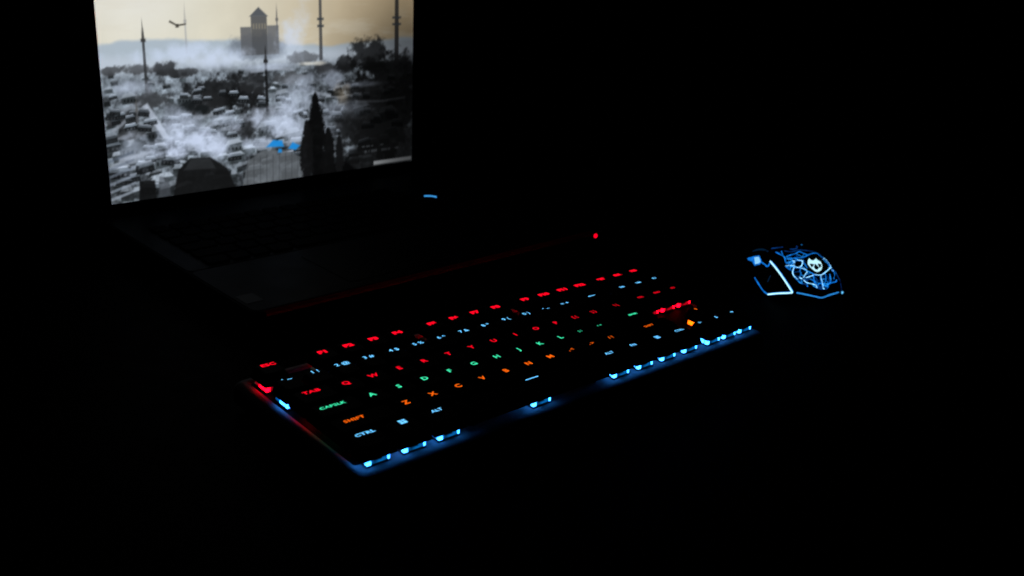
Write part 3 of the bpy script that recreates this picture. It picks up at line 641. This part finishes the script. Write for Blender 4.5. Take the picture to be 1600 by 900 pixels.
ribbon([l for k, l in MD['web'] if k == 'B'], .40, .50, glow('web_hot', (.30, .70, 1.0), 1.5, noise=.5, nscale=300), 'web_core', wb, taper=True)
ribbon([l for k, l in MD['web'] if k == 'D'], .8, .15, DIM, 'web_haze', wb)
rw = random.Random(5)
nodes = [np.array(q) for k, l in MD['web'] if k != 'D' for q in l]
ec = np.mean(np.array(MD['emblem']), 0)
fine, haze_ = [], []
for _ in range(2500):
    a_, b_ = rw.choice(nodes), rw.choice(nodes); d_ = np.linalg.norm(a_ - b_)
    m0 = (a_ + b_) / 2
    if 2.5 < d_ < 7.5 and np.linalg.norm(m0 - ec) > 8.5:
        j_ = np.array([rw.uniform(-.9, .9), rw.uniform(-.9, .9), 0]); mid = m0 + j_ + nrm(m0) * .15
        if len(fine) < 58: fine.append([a_, mid, b_])
        elif len(haze_) < 34: haze_.append([a_, mid, b_])
ribbon(fine, .30, .22, glow('fine_blue', (.02, .32, .95), .95, noise=.5, nscale=300), 'fine_crack', wb, taper=True)
ribbon(haze_, 1.3, .08, DIM, 'web_haze', wb, taper=True)
lb = ribbon([MD['white'], MD['wbase']], 1.05, .35, BLUE, 'side_light', mo); tag(lb, 'bright pale blue light strip outlining the side grip')  # wider blue ribbon paints the bloom halo round the bright core
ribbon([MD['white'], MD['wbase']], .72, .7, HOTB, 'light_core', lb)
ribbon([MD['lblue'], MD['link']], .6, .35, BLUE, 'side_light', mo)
ribbon([MD['rbase']], .62, .35, glow('rear_blue', (.03, .33, .95), .75), 'rear_light', mo)
ribbon([MD['rline']], .35, .3, DIM, 'rear_light', mo)
ribbon([MD['arc']], 1.2, .2, FAINT, 'button_light', mo, taper=True); ribbon([MD['inner']], .6, .2, FAINT, 'button_light', mo, taper=True)
def patch(pts, lift, mat, name, parent):
    P = [np.array(q) for q in pts]; Nn = [nrm(q) for q in P]
    c = sum(P) / len(P); 
    V = [tuple((c + nrm(c) * (lift + .25)) * mm)] + [tuple((q + n_ * lift) * mm) for q, n_ in zip(P, Nn)] + [tuple((q - n_ * .4) * mm) for q, n_ in zip(P, Nn)]
    k = len(P); Fc = [(0, 1 + i, 1 + (i + 1) % k) for i in range(k)] + [(1 + i, 1 + k + i, 1 + k + (i + 1) % k, 1 + (i + 1) % k) for i in range(k)]
    return mesh_obj(name, V, Fc, mat, parent)
patch(MD['blob'], .5, BLUE, 'thumb_light', mo)
bc = np.mean(np.array(MD['blob'])[1:7], 0)
patch([(np.array(q) - bc) * .72 + bc for q in MD['blob'][1:7]], .8, glow('thumb_core', (.28, .66, 1.0), 1.0), 'thumb_core', mo)
em = patch(MD['emblem'], .55, glow('emblem_pale', (.50, .86, 1.0), 1.15), 'emblem', mo); tag(em, 'pale mask shaped emblem with dark eye holes')
for h_ in MD['holes']: patch(h_, 1.05, M['mouse'], 'eye_hole', em)
for key, r_, mt in (('dot', 1.25, glow('rear_dot', (.12, .55, 1.0), 1.2)), ('top', .9, glow('top_dot', (.01, .14, .40), .6))):
    q = np.array(MD[key][0]); V, Fc = [], []
    for i in range(5):
        ph = math.pi * i / 4
        for k in range(10):
            t = 2 * math.pi * k / 10; V.append(tuple((q + r_ * np.array((math.sin(ph) * math.cos(t), math.sin(ph) * math.sin(t), math.cos(ph)))) * mm))
    for i in range(4):
        for k in range(10):
            a0 = i * 10 + k; b0 = i * 10 + (k + 1) % 10; Fc.append((a0, b0, b0 + 10, a0 + 10))
    mesh_obj('indicator_light', V, Fc, mt, mo, smooth=True)
# scroll wheel and button split at the front of the shell
V, Fc = [], []
for i, x in enumerate((-3.2, 3.2)):
    for k in range(20):
        t = 2 * math.pi * k / 20; V.append(((84 + 10 * math.cos(t)) * mm, x * mm, (21.5 + 10 * math.sin(t)) * mm))
Fc = [(k, (k + 1) % 20, 20 + (k + 1) % 20, 20 + k) for k in range(20)] + [tuple(range(20)), tuple(reversed(range(20, 40)))]
mesh_obj('scroll_wheel', V, Fc, M['grip'], mo)
